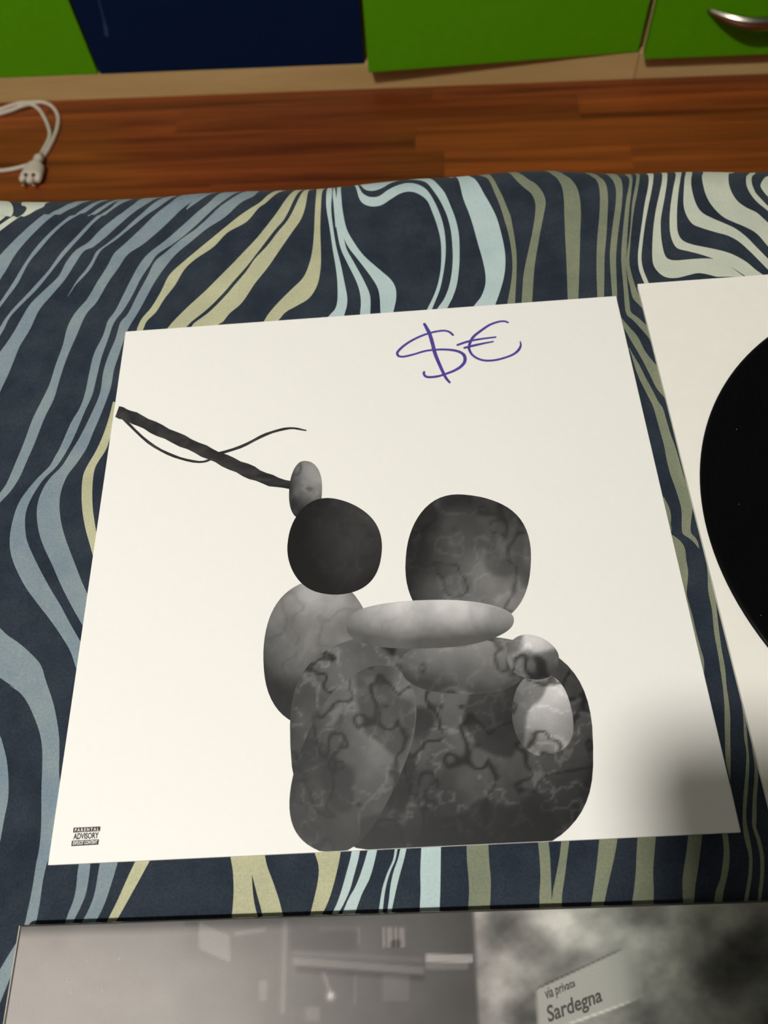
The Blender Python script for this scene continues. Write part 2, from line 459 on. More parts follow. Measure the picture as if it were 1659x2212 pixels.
# ------------------------------------------------------------------ power cable on the floor
pc = tag(empty('power_cable', tuple(hit_z(85, 345, 0.0))), 'white power cable with plug looped on the wooden floor', 'cable')
A_px = [(86, 338, 9), (95, 322, 5), (104, 305, 4), (108, 290, 4), (104, 272, 4), (96, 254, 4), (84, 236, 5), (68, 226, 9), (48, 229, 12), (25, 238, 8), (0, 246, 5), (-40, 262, 4)]
B_px = [(-40, 246, 5), (0, 237, 6), (22, 229, 6), (45, 223, 7), (68, 222, 6), (90, 221, 5), (108, 227, 4), (120, 239, 4), (126, 255, 4), (124, 276, 4), (117, 296, 4), (110, 311, 4), (101, 327, 4), (88, 344, 4), (68, 354, 4), (42, 362, 4), (18, 367, 4), (0, 369, 4), (-40, 372, 4)]
def floor_pts(l): return catmull([hit_z(a, b2, z / 1000.0) for a, b2, z in l], 6)
pa = floor_pts(A_px); pb = floor_pts(B_px)
pa[:, 1] = np.minimum(pa[:, 1], PL_Y - .0045); pb[:, 1] = np.minimum(pb[:, 1], PL_Y - .0045)
for q in (pa, pb): q[:, 2] = np.maximum(q[:, 2], 0.0037)
loop = catmull([pa[-1], pa[-1] + np.array([-.12, -.01, 0]), pa[-1] + np.array([-.2, .0, 0.0]), pb[0] + np.array([-.14, .012, 0.004]), pb[0]], 6)
child('cable', tube_mesh('cable', np.vstack([pa, loop[1:-1], pb]), 0.0034, 10), M['cable'], pc)
# plug: neck, flared body with three lobes, two pins; lies flat on the floor
n0 = hit_z(87, 338, 0.010); n1 = hit_z(66, 384, 0.012)
ax = n1 - n0; ax[2] = 0; plen = np.linalg.norm(ax); ax /= plen; sd = np.array([-ax[1], ax[0], 0])
prof = [(-.004, .0036, .0036), (0, .0045, .0045), (.004, .0078, .007), (.011, .0080, .0072), (.014, .0064, .0062), (.018, .0078, .0072), (.024, .0135, .009), (.030, .0172, .010), (plen - .009, .0186, .0105), (plen - .005, .0188, .011), (plen - .003, .0178, .0105)]
V, F = [], []; SG = 24
base = n0.copy(); base[2] = 0.0112
for (t, w, h) in prof:
    for k in range(SG):
        a = 2 * math.pi * k / SG
        V.append(base + ax * t + sd * (w * math.copysign(abs(math.cos(a)) ** 0.8, math.cos(a))) + np.array([0, 0, h * math.sin(a)]))
for i in range(len(prof) - 1):
    for k in range(SG): F.append((i * SG + k, i * SG + (k + 1) % SG, (i + 1) * SG + (k + 1) % SG, (i + 1) * SG + k))
F.append(tuple(range(SG))[::-1]); F.append(tuple((len(prof) - 1) * SG + k for k in range(SG)))
me = mesh_from('plug', V, F, True)
plug = child('plug', me, M['cable'], pc)
def plug_child(name, me, mat):
    o = link(name, me, mat); o.parent = plug; return o
for s in (-1, 0, 1):                           # three lobes of the grip end with hollows between
    b0 = base + ax * (plen - .012) + sd * (s * .0132)
    plug_child('grip_lobe', tube_mesh('grip_lobe', [b0, b0 + ax * .008, b0 + ax * (.017 + (.003 if s == 0 else 0)), b0 + ax * (.020 + (.003 if s == 0 else 0))], [.0052, .0062, .0058, .003], 12), M['cable'])
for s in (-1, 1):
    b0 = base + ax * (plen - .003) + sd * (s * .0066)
    plug_child('hollow_shade', tube_mesh('hollow_shade', [b0 - ax * .002 + np.array([0, 0, .004]), b0 + ax * .0022 + np.array([0, 0, .003])], .0042, 12), M['dark'])  # dark solid pieces standing in for the shade inside the hollows
for s in (-1, 1):
    b0 = base + ax * plen + sd * (s * .0095)
    plug_child('pin', tube_mesh('pin', [b0, b0 + ax * .012, b0 + ax * .0175, b0 + ax * .019], [.0024, .0024, .0022, .0012], 12), M['pin'])

# ------------------------------------------------------------------ bed
bed = tag(empty('bed', (0.05, 0.0, 0.0)), 'low single bed under the patterned bedspread', 'bed')
BX0, BX1, BY0 = -0.98, 1.02, -0.60
child('base', box('base', (BX0 + .02, BY0 + .01, 0.10), (BX1 - .02, 0.43, 0.28), 0.006), M['maple'], bed)
child('mattress', box('mattress', (BX0 + .01, BY0 + .005, 0.28), (BX1 - .01, 0.445, 0.492), 0.03, 4, smooth=True), M['mattress'], bed)
for lx_ in (BX0 + .06, BX1 - .12):
    for ly_ in (BY0 + .04, 0.34): child('leg', box('leg', (lx_, ly_, 0.0), (lx_ + .06, ly_ + .06, 0.10), 0.003), M['maple'], bed)

# --- bedspread: surface laid out flat in (u, v); v runs over the far edge and down the side
ZT = BED - 0.0032                               # cloth level under the sleeves
ER = 0.045                                      # edge rounding
_ex = np.array([-1.0, -.108, .03, .163, .261, .33, .40, .50, 1.05]); _ey = np.array([.427, .426, .424, .4375, .4395, .435, .432, .437, .43])
def y0_at(u): return np.interp(u, _ex, _ey)
nz1 = Noise(3)
def cloth_bump(u, v):
    # gentle hollows and puffs; flat where the sleeves lie
    return 0.0
def surf(u, v):
    u = np.asarray(u, float); v = np.asarray(v, float)
    y0 = y0_at(u); t = v - y0
    ph = np.clip(t / ER, 0, math.pi / 2)
    y = np.where(t <= 0, v, y0 + ER * np.sin(ph)); z = ZT - ER * (1 - np.cos(ph))
    z = z - np.maximum(t - ER * math.pi / 2, 0)
    drop = np.clip(t / 0.1, 0, 1)
    y = y + drop * 0.006 * np.sin(u * 31 + 1.3) + np.maximum(t - .07, 0) * 0.06 * np.sin(u * 17)
    # relief: small ridge near the edge plus quilting softness, fading out towards the sleeves
    fade = np.clip((v - 0.376) / 0.05, 0, 1) * np.clip(1 - t / 0.08, 0, 1)
    z = z + fade * (0.0022 * np.sin(u * 23 + 0.6) + 0.0012 * np.sin(u * 57))
    left = np.clip((-0.03 - u) / 0.08, 0, 1) * (t < 0)
    z = z + left * 0.003 * np.sin(v * 21 + u * 9)
    return np.stack([u, y, z], -1)
def cloth_hit(px, py):
    d = ray(px, py); d = d / np.linalg.norm(d)
    s = np.linspace(0.3, 1.1, 1601)
    P = CAM + s[:, None] * d
    y0 = y0_at(P[:, 0])
    Fv = np.where(P[:, 1] <= y0, P[:, 2] - ZT, np.hypot(P[:, 1] - y0, P[:, 2] - (ZT - ER)) - ER)
    i = np.argmax(Fv < 0)
    if Fv[i] < 0 and i > 0:
        f = Fv[i - 1] / (Fv[i - 1] - Fv[i]); p = P[i - 1] + f * (P[i] - P[i - 1])
    else:
        p = P[np.argmin(Fv)]
    y0 = float(y0_at(p[0]))
    if p[1] <= y0: return np.array([p[0], p[1]])
    return np.array([p[0], y0 + ER * math.atan2(p[1] - y0, p[2] - (ZT - ER))])

VIEWS = {'A': (0, 400, .33755), 'B': (550, 350, .33755), 'C': (1100, 350, .33695), 'D': (0, 900, .27125), 'E': (0, 1450, .33755),
         'F': (540, 1780, .33755), 'G': (1080, 1750, .349), 'H': (1299, 600, .2713), 'I': (1299, 1150, .31634), 'J': (0, 1900, .33755)}
def parse(s):
    out = []
    for seg in s.split(';'):
        k, rest = seg.strip()[0], seg.strip()[1:]
        ox, oy, sc_ = VIEWS[k]
        nums = [float(t) for t in rest.replace(',', ' ').split()]
        for i in range(0, len(nums), 2): out.append((ox + sc_ * nums[i], oy + sc_ * nums[i + 1]))
    return out
# printed bands, measured edge by edge: colour, ends (t = runs over the far edge, e = runs on past the other end), left edge, right edge
BANDS = [
 ('cream', 'e', 'A0 60 40 70 70 112 76 140 70 168 50 192 0 237', 'A-60 60 -60 120 -60 180 -60 260'),
 ('cream', 'te', 'A130 100 155 118 162 135 140 165 100 190 50 225 0 262', 'A295 95 275 120 220 145 150 190 80 240 0 303'),
 ('steel', 'te', 'A430 110 330 160 240 230 130 330 40 420 0 465', 'A520 105 430 150 330 215 230 310 120 435 50 545 0 615'),
 ('steel', 'te', 'A590 105 500 165 400 245 310 330 230 420 160 520 90 625 30 705 0 745', 'A640 100 540 170 430 245 340 330 260 425 190 510 120 630 50 715 0 775'),
 ('steel', 't', 'A690 100 620 145 575 180 563 202', 'A735 95 650 150 590 190 565 204'),
 ('steel', 'te', 'A750 95 700 140 640 180 570 250 490 340 400 440 320 550 230 645 160 715 80 790 20 860 0 890', 'A850 80 770 110 690 165 610 235 520 340 420 455 340 555 240 670 130 770 60 840 20 910 0 940'),
 ('steel', 'te', 'A890 85 840 120 750 190 650 280 570 370 490 425 430 500 380 590 300 665 200 755 140 840 90 920 40 990 0 1040', 'A1035 72 940 110 850 165 760 250 680 330 600 400 540 430 480 520 420 610 340 700 250 800 190 915 120 1020 80 1110 40 1200 0 1280'),
 ('steel', 't', 'A1040 80 940 140 860 210 760 310 680 380 620 430 590 490 550 550 500 610 455 680 435 715', 'A1130 75 1030 125 930 185 830 270 740 350 660 410 625 460 590 530 540 590 490 640 455 690 437 716'),
 ('steel', 'te', 'A1130 85 1080 120 980 190 880 290 790 380 730 440 690 520 620 630 560 730 480 820 430 910 400 1020 350 1150 310 1270 250 1390 200 1490;D180 200 120 350 50 520 0 600', 'A1330 70 1240 110 1140 180 1040 270 920 370 820 440 760 530 690 630 620 750 550 830 490 960 430 1090 380 1230 340 1360 280 1480;D270 200 210 340 150 480 80 590 0 680'),
 ('steel', 't', 'A1310 75 1240 110 1195 160', 'A1390 68 1290 110 1197 168'),
 ('steel', 'te', 'A1440 65 1350 125 1250 200 1150 280 1050 360 950 435 890 510 840 600 790 700 740 800 690 870 660 960 600 1080 570 1200 545 1320 510 1420 450 1520;D480 230 430 320 390 390 290 490 200 600 140 700 100 830 80 960 85 1070 120 1190 200 1350 300 1490 400 1620 490 1750 560 1870 605 2000',
  'A1545 50 1450 115 1340 200 1230 290 1120 370 1010 440 960 510 900 600 850 700 790 800 730 880 690 990 650 1100 620 1220 590 1340 540 1450;D600 130 540 250 450 390 340 500 250 640 205 760 200 880 220 1000 290 1160 390 1350 480 1500 560 1650 640 1790'),
 ('steel', 'te', 'A1580 45 1500 100 1390 180 1270 280 1160 350 1060 430 990 490 940 590 880 700 820 820 770 880 740 980 690 1100 660 1200 640 1330 590 1450;D640 150 560 280 490 390 400 480 340 570 300 680 292 790 310 920 350 1040 420 1190 480 1330 560 1490 650 1650',
  'B90 168 40 200 0 235;A1560 125 1450 220 1330 290 1220 370 1130 440 1060 520 990 620 930 730 880 820 830 900 800 970 760 1090 730 1180 710 1290 680 1380 640 1480;D740 130 690 250 610 370 540 460 495 560 475 650 475 760 500 900 550 1050 600 1180 650 1310 695 1410'),
 ('khaki', 'te', 'B150 170 80 230 30 280;A1550 205 1450 280 1350 355 1250 430 1150 510 1080 580 1030 680 970 780 910 850 880 910 875 930', 'B205 165 150 205 80 270 30 310;A1580 250 1460 315 1370 400 1250 475 1180 540 1120 640 1050 730 1000 810 940 870 915 925'),
 ('khaki', 'e', 'D900 -120 870 0 820 150 760 280 690 400 660 480 650 600 655 740 680 890 710 1000 735 1090', 'D960 -100 920 40 870 190 840 270 770 380 745 460 735 600 740 740 765 910 790 1040'),
 ('khaki', 'te', 'B270 165 235 200 180 275 130 350 60 440 0 510;A1500 490 1400 590 1310 680 1200 780 1110 870 1070 918', 'B315 165 280 195 240 270 190 370 130 440 60 530 0 605;A1570 530 1490 620 1430 690 1330 790 1230 870 1195 905'),
 ('khaki', 'te', 'B330 160 300 200 262 280 212 375 150 450 80 540 0 622;A1575 552 1500 640 1440 710 1340 810 1245 880 1225 905', 'B385 155 350 175 330 260 300 360 240 450 150 580 80 680 0 780;A1550 750 1470 820 1430 870 1400 890'),
 ('khaki', 'te', 'B400 155 395 200 385 330 380 450 370 560 350 650 310 740 230 820 150 900 90 970 60 1018', 'B455 148 435 180 425 270 420 420 425 600 420 700 400 790 350 870 270 920 200 960 155 1010'),
 ('aqua', 'te', 'B470 145 458 220 460 300 480 420 500 560 520 680 530 780 530 880 515 940 475 985', 'B500 145 495 200 490 300 500 400 520 530 550 650 575 770 592 860 590 920 575 975'),
 ('aqua', 'e', 'B518 226 508 250 510 320 525 430 550 550 590 640 640 740 670 820 680 900 675 970', 'B530 226 530 300 552 430 572 490 590 560 640 650 700 760 735 840 742 900 740 965'),
 ('aqua', 'te', 'B510 145 500 200 506 280', 'B514 145 519 190 522 235'),
 ('aqua', 'te', 'B530 145 527 190 524 230 530 330 548 430 572 488 600 545 650 610 720 700 780 790 800 860 805 955', 'B555 140 555 220 565 320 590 430 640 520 700 600 790 680 870 750 903 810 905 880 890 950'),
 ('aqua', 'te', 'B640 130 655 180 670 235 700 270 750 285 810 275 870 235 930 195 990 178 1050 190 1105 230 1140 310 1170 400 1190 490 1195 590 1190 690 1170 790 1140 870 1110 930', 'B660 125 680 180 710 212 750 225 800 215 860 170 920 140 980 125 1040 130 1100 160 1150 230 1185 310 1210 400 1222 500 1222 600 1210 700 1190 800 1165 870 1140 930'),
 ('aqua', 'e', 'B670 120 685 150 710 175 760 182 820 160 880 125 950 108 1030 105 1090 115 1140 160 1190 230 1230 320 1255 420 1265 520 1268 620 1260 720 1240 810 1210 880 1175 930', 'B690 118 760 118 850 108 950 95 1050 90 1110 95 1170 125 1220 180 1260 270 1290 360 1308 460 1312 580 1308 680 1295 780 1270 860 1240 920'),
 ('aqua', 'te', 'B1240 65 1290 90 1330 190 1370 300 1400 400 1430 520 1460 630 1477 720 1475 790 1450 860 1412 910', 'B1370 62 1410 100 1460 170 1510 260 1550 350 1580 460 1600 560 1605 650 1595 740 1570 830 1545 900'),
 ('olive', 'te', 'B1430 65 1490 100 1530 170 1570 270 1600 370 1625 460 1645 580 1650 680 1640 780 1620 890', 'B1500 65 1545 130 1590 220 1625 310;C10 350 30 460 46 580 47 700 38 890'),
 ('olive', 'te', 'C-10 72 40 115 90 165 140 210 165 270 165 340 150 440 125 560 105 650 90 740 80 890', 'C40 70 110 110 170 150 210 200 232 260 225 320 205 420 185 530 165 650 155 760 148 885'),
 ('olive', 'te', 'C255 75 300 110 335 170 348 250 352 350 358 480 365 600 370 720 375 870', 'C330 75 390 115 430 170 450 240 458 330 455 450 452 600 448 740 443 865'),
 ('olive', 'te', 'C515 85 550 110 575 170 580 260 575 370 565 480 560 600 560 720 565 860', 'C560 82 600 115 625 170 632 260 628 370 622 480 612 600 610 720 608 855'),
 ('olive', 'te', 'C635 85 665 125 683 190 680 280 665 390 652 500 645 600 650 720 660 850', 'C690 80 715 115 725 180 720 280 705 400 692 510 685 620 688 740 692 860'),
 ('olive', 'te', 'C735 75 765 110 765 160 750 240 740 320 730 420 722 520 718 620 725 720 735 830;H185 200 200 290 250 335 310 400 370 470 400 525', 'C775 75 787 120 780 200 769 300 760 420 754 540 748 650 755 750 765 850;H225 200 235 270 290 315 340 360 380 400'),
 ('olive', 'te', 'C805 75 812 110 800 190 785 280 777 400 767 500 754 590 748 650 760 740 775 800;H250 160 300 215 333 250', 'C828 75 832 110 820 200 800 300 785 420 775 540 770 640 785 720 810 800;H300 140 330 190'),
 ('olive', 'e', 'H150 370 185 410 230 490 290 590 340 680 390 780 440 880 490 940 525 990', 'H140 285 165 325 220 390 290 470 340 570 390 640 440 700 480 770'),
 ('olive', '', 'H215 560 235 600 270 720 310 820 360 920 410 1020 440 1120 470 1230 500 1340 520 1450 545 1550 580 1650 610 1740 635 1830 640 1900 640 1990 650 2040 700 2075 740 2110 775 2155', 'H225 560 245 600 300 690 350 790 400 880 450 980 490 1040 520 1140 550 1240 590 1350 620 1450 650 1560 690 1680 715 1770 725 1850 715 1930 710 2000 720 2040 750 2070 770 2110 779 2155'),
 ('olive', '', 'H778 1950 770 2000 780 2025 810 2045', 'H830 1950 840 2000 840 2030 830 2050'),
 ('olive', 'e', 'H806 2060 815 2120 826 2180;I725 280 730 400 755 530 770 680 795 820 815 950 830 1060 840 1180 842 1300 845 1430 850 1560 875 1680', 'H860 2060 860 2120 870 2180;I765 290 770 400 785 500 800 640 820 790 845 930 855 1050 870 1150 880 1260 880 1400 883 1560 880 1700'),
 ('olive', '', 'H440 1740 480 1850 520 1950 545 2020', 'H498 1745 540 1830 555 1900 553 1960 560 2015'),
 ('olive', '', 'I440 20 480 150 520 300 560 450 600 600 640 750 690 960', 'I490 20 540 60 570 110 580 190 592 260 590 330 583 420 600 490 625 580 650 690 680 800 700 870 702 960'),
 ('olive', 'e', 'I865 690 890 800 910 920 935 1040 955 1150 970 1280 975 1400 990 1500 985 1640 975 1750 965 1900;G1505 120 1520 200 1540 280 1540 380 1525 480 1510 560', 'I900 760 910 820 940 950 955 1080 975 1180 990 1320 1000 1450 1010 1560 1005 1700 995 1830 990 1960;G1545 170 1562 280 1560 400 1545 500 1535 570'),
 ('olive', 'e', 'I985 1110 1010 1240 1025 1360 1030 1480 1045 1580 1045 1680 1035 1800 1030 1950;G1562 100 1590 190 1610 290 1610 420 1600 500 1595 560', 'I1010 1180 1025 1250 1045 1370 1055 1500 1070 1600 1070 1690 1060 1830 1060 1960;G1587 110 1615 190 1635 300 1632 430 1620 520 1615 560'),
 ('cream', 'te', 'C875 75 890 110 885 180 865 280 850 390 835 500 825 600 830 680 850 740 865 775', 'C915 75 920 110 910 190 890 290 870 400 855 520 848 620 860 690 890 765'),
 ('cream', 'te', 'C965 72 975 120 960 210 940 300 925 400 918 500 917 600 925 660 960 710 1010 740 1080 742 1150 725 1210 712 1270 720 1330 735 1370 735', 'C1000 72 1008 110 1000 190 985 280 970 370 970 450 980 530 1000 600 1030 625 1080 630 1170 622 1260 618 1330 625 1400 660 1490 722'),
 ('cream', 'te', 'C1055 75 1060 110 1045 190 1030 290 1025 380 1030 460 1050 520 1080 555 1140 570 1220 590 1310 620 1380 650 1450 690 1500 722', 'C1095 72 1092 120 1080 200 1072 300 1072 390 1080 460 1110 505 1170 530 1260 548 1360 568 1440 595 1520 640 1580 690 1620 718'),
 ('cream', 'te', 'C1125 70 1118 120 1112 210 1112 290 1130 350 1170 405 1230 430 1320 455 1400 475 1470 510 1540 570 1600 630 1659 690', 'C1165 70 1160 130 1165 200 1190 280 1230 335 1300 370 1380 400 1450 430 1520 480 1580 540 1659 620'),
 ('cream', 'te', 'C1240 60 1230 110 1240 180 1265 250 1310 310 1370 360 1440 390 1520 420 1590 460 1659 540', 'C1450 45 1410 80 1405 130 1420 190 1460 250 1520 290 1590 320 1659 380'),
 ('cream', 'te', 'C1550 45 1525 90 1523 140 1545 190 1590 245 1659 300', 'C1590 45 1562 90 1560 130 1580 180 1610 215 1659 265'),
 ('cream', '', 'C1720 75 1660 85 1635 105 1618 135 1625 160 1659 200 1700 230', 'C1760 90 1760 120 1760 150 1760 180 1740 200 1720 230'),
 ('steel', '', 'D-80 2040 0 2080 60 2120 120 2160;E60 90 130 140 180 210 225 310 255 400 270 500 270 620 265 760 265 900 262 1020 250 1140 230 1240 215 1340 195 1450 175 1540;J160 275 125 370 95 420 50 490 0 575 -60 680', 'D-80 1610 0 1680 60 1740 160 1810 250 1890 320 1970 355 2060;E275 0 300 80 340 200 365 320 378 420 380 520 378 640 385 740 378 900 360 1020 335 1140 300 1230 275 1340 262 1430 250 1510;J228 280 180 400 120 500 80 590 40 690 0 790 -40 900'),
 ('steel', '', 'E-60 330 0 410 20 470 45 580 55 720 50 830 30 930 10 1040 0 1090 -40 1200', 'E-90 330 -90 410 -90 600 -90 800 -90 1000 -80 1200'),
 ('steel', 'e', 'E512 1180 505 1230 495 1300 485 1400 465 1480 440 1540 420 1600', 'E582 1170 578 1225 570 1310 550 1420 520 1500 490 1560 465 1610'),
 ('steel', 'e', 'E650 1170 640 1222 625 1310 610 1400 590 1470 560 1540 525 1605', 'E770 1170 755 1218 725 1320 690 1430 660 1510 630 1570 610 1605'),
 ('khaki', 'e', 'E890 1165 868 1212 830 1290 790 1380 750 1470 710 1550 685 1600', 'E985 1165 960 1210 900 1320 850 1410 800 1500 760 1570 742 1600'),
 ('khaki', 'e', 'E1465 1140 1475 1190 1490 1280 1495 1400 1490 1500 1482 1580', 'F45 150 32 230 22 300 13 338 20 450 35 540 50 595'),
 ('khaki', 'e', 'F-10 150 2 230 10 300 17 338 45 450 70 540 80 590', 'F85 150 95 200 110 270 140 350 175 450 195 520 210 580'),
 ('khaki', 'e', 'F390 130 410 175 435 250 440 310 430 390 410 480 385 580', 'F588 130 582 168 570 240 550 330 520 440 490 520 462 578'),
 ('aqua', 'e', 'F660 130 652 168 640 230 615 320 590 410 560 500 525 575', 'F712 130 705 165 690 240 665 330 640 420 600 510 562 578'),
 ('aqua', 'e', 'F765 130 755 163 730 250 700 340 670 410 630 480 590 575', 'F822 130 815 158 795 250 765 350 720 440 690 520 672 572'),
 ('aqua', 'e', 'F932 120 928 153 915 230 880 310 850 400 835 480 822 570', 'F948 120 945 152 930 230 900 300 875 380 860 460 848 570'),
 ('aqua', 'e', 'F972 120 965 150 945 230 920 300 900 390 890 480 878 565', 'F1008 120 1003 150 985 230 960 320 940 400 920 490 905 565'),
 ('aqua', 'e', 'F1097 110 1097 143 1090 300 1092 420 1086 560', 'F1222 110 1222 140 1220 300 1218 420 1213 560'),
 ('olive', 'e', 'F1380 100 1385 130 1390 250 1400 360 1402 450 1395 550', 'F1520 100 1525 125 1530 230 1540 340 1540 450 1535 548'),
 ('olive', 'e', 'G232 165 235 195 245 300 250 420 245 520 245 605', 'G297 165 300 190 310 290 315 400 318 500 322 570 340 605'),
 ('olive', 'e', 'G384 165 380 190 370 280 350 390 330 490 318 570 300 605', 'G434 165 430 185 415 300 400 420 385 520 382 600'),
 ('olive', 'e', 'G618 150 615 180 605 280 595 370 580 480 562 600', 'G734 150 728 175 710 280 690 370 665 480 640 598'),
 ('olive', 'e', 'G855 140 852 170 845 280 840 390 830 490 815 590', 'G968 130 965 160 955 280 948 390 952 490 950 585'),
 ('olive', 'e', 'G1170 130 1165 160 1155 250 1140 350 1130 430 1130 500 1135 580', 'G1256 130 1252 155 1240 260 1225 370 1210 460 1205 520 1200 575'),
 ('olive', 'e', 'G1370 120 1375 150 1385 230 1380 320 1365 420 1340 490 1325 565', 'G1405 120 1410 148 1420 240 1420 330 1405 420 1385 500 1375 565'),
]
U0, U1, V0, V1 = -0.98, 1.02, -0.60, 0.80
polys = []                                      # (colour, polygon in (u, v))
def ext(P, over, past):
    P = [p for p in P]
    if over:
        d = P[0] - P[1]; d = np.array([np.clip(d[0] / max(abs(d[1]), .004), -.5, .5), 1.0])
        P = [P[0] + np.array([d[0] * .06 + .012 * math.sin(P[0][0] * 40), .22]), P[0] + np.array([d[0] * .05, .12]), P[0] + np.array([d[0] * .03, .05])] + P
    if past:
        d = P[-1] - P[-2]; d = d / (np.linalg.norm(d) + 1e-9); P = P + [P[-1] + d * .022]
    return P
for colr, fl, ls, rs in BANDS:
    Lp = ext([cloth_hit(*p) for p in parse(ls)], 't' in fl, 'e' in fl)
    Rp = ext([cloth_hit(*p) for p in parse(rs)], 't' in fl, 'e' in fl)
    lx_, rx_ = parse(ls)[-1][0], parse(rs)[-1][0]
    if 'e' in fl and ((lx_ < 30 and rx_ < 30) or (lx_ > 1640 and rx_ > 1640)):   # out of view the band tapers off to a point
        mid = (Lp[-1] + Rp[-1]) / 2; d = (Lp[-1] - Lp[-3]) + (Rp[-1] - Rp[-3]); d = d / np.linalg.norm(d)
        Lp.append(Lp[-1] * .7 + mid * .3 + d * .05); Rp.append(Rp[-1] * .7 + mid * .3 + d * .05)
        tip = mid + d * .13; Lp.append(tip + np.array([0, .0003])); Rp.append(tip)
    polys.append((colr, np.vstack([catmull(Lp, 4), catmull(Rp, 4)[::-1]])))
# the print runs on over the rest of the bed, outside the view
def frame_x(v, side):
    # where the picture's side edges cross the cloth at depth v
    return np.interp(v, [-0.07, 0.45], [-0.02, -0.145] if side < 0 else [0.325, 0.475])
pr = random.Random(5)
for side in (-1, 1):
    d = 0.03; 
    while True:
        w = pr.choice([.006, .009, .012, .018]); g = pr.choice([.008, .012, .02, .03])
        if (side < 0 and -0.13 - d < U0 + .05) or (side > 0 and 0.46 + d > U1 - .05): break
        cn = 'steel' if side < 0 and d < .3 else pr.choice(['steel', 'khaki', 'aqua', 'olive', 'cream'])
        if side > 0 and d < .2: cn = 'cream'
        vs = np.linspace(V0 + .01, V1 - .01, 40)
        wob = .012 * np.sin(vs * 13 + d * 9) + .006 * np.sin(vs * 29 + d * 21)
        amp = min(1, d / .1)
        xa = frame_x(np.clip(vs, -.07, .45), side) + side * d + wob * amp
        wv = w * (0.75 + 0.4 * np.sin(vs * 17 + d * 50))
        polys.append((cn, np.vstack([np.c_[xa, vs], np.c_[xa + side * wv, vs][::-1]])))
        d += w * 1.2 + g
CN = ['navy', 'steel', 'khaki', 'aqua', 'olive', 'cream']
pv, pe = [], []
for colr, P in polys:
    P = P.copy(); P[:, 0] = np.clip(P[:, 0], U0 + .002, U1 - .002); P[:, 1] = np.clip(P[:, 1], V0 + .002, V1 - .002)
    k = len(pv); n = len(P)
    pv += [Vector((float(a), float(b2))) for a, b2 in P]
    pe += [(k + i, k + (i + 1) % n) for i in range(n)]
k = len(pv)
pv += [Vector(c_) for c_ in ((U0, V0), (U1, V0), (U1, V1), (U0, V1))]
pe += [(k, k + 1), (k + 1, k + 2), (k + 2, k + 3), (k + 3, k)]
vs_grid = np.concatenate([np.arange(V0 + .02, .40, .02), np.arange(.40, .53, .006), np.arange(.53, V1, .03)])
for vv in vs_grid:
    for uu in np.arange(U0 + .02, U1, .02): pv.append(Vector((float(uu) + .0007, float(vv) + .0003)))
cv, ce, cf, _, _, _ = delaunay_2d_cdt(pv, pe, [], 0, 1e-7)
UV = np.array([(v.x, v.y) for v in cv]); FC = np.array([f for f in cf if len(f) == 3])
cen = UV[FC].mean(axis=1)
midx = np.zeros(len(FC), int)
for colr, P in polys:
    midx[inside(P, cen)] = CN.index(colr)
me = mesh_from('bedspread', surf(UV[:, 0], UV[:, 1]), FC, True)
spread = link('bedspread', me, [M[c_] for c_ in CN])
me.polygons.foreach_set('material_index', midx.tolist())
tag(spread, 'navy cotton bedspread printed with wavy blue, khaki and aqua bands', 'bedspread')

# ------------------------------------------------------------------ flat prints
def paint(me, cols):
    """cols: one linear rgb per loop"""
    a = me.color_attributes.new('ink', 'FLOAT_COLOR', 'CORNER')
    a.data.foreach_set('color', np.c_[cols, np.ones(len(cols))].astype(np.float32).ravel())
def srgb2lin(v):
    v = np.clip(np.asarray(v, float) / 255.0, 0, 1); return np.where(v <= .04045, v / 12.92, ((v + .055) / 1.055) ** 2.4)
def ribbon(name, px_pts, widths, z, mat, parent, inv_z):
    """pen stroke lying on the plane at world height z; widths in metres"""
    P = catmull(px_pts, 8); W_ = np.interp(np.linspace(0, 1, len(P)), np.linspace(0, 1, len(widths)), widths) / 2
    Q = np.array([hit_z(a, b2, z) for a, b2 in P])[:, :2]
    T = np.gradient(Q, axis=0); T /= np.linalg.norm(T, axis=1)[:, None]; N = np.c_[-T[:, 1], T[:, 0]]
    # round ends
    V, F = [], []
    def add(q, n, w): V.append((*(q + n * w), z)); V.append((*(q - n * w), z))
    for k in range(5, 0, -1):
        a = k / 5 * math.pi / 2; add(Q[0] - T[0] * W_[0] * math.sin(a), N[0], W_[0] * math.cos(a) + 1e-6)
    for q, n, w in zip(Q, N, W_): add(q, n, w)
    for k in range(1, 6):
        a = k / 5 * math.pi / 2; add(Q[-1] + T[-1] * W_[-1] * math.sin(a), N[-1], W_[-1] * math.cos(a) + 1e-6)
    for i in range(len(V) // 2 - 1): F.append((2 * i, 2 * i + 1, 2 * i + 3, 2 * i + 2))
    return V, F
def text_mesh(s, bold=0.0):
    cu = bpy.data.curves.new('txt', 'FONT'); cu.body = s; cu.resolution_u = 4; cu.offset = bold
    ob = bpy.data.objects.new('txt', cu); COL.objects.link(ob)
    bpy.context.view_layer.update()
    me = bpy.data.meshes.new_from_object(ob.evaluated_get(bpy.context.evaluated_depsgraph_get()))
    bpy.data.objects.remove(ob, do_unlink=True); bpy.data.curves.remove(cu)
    return me
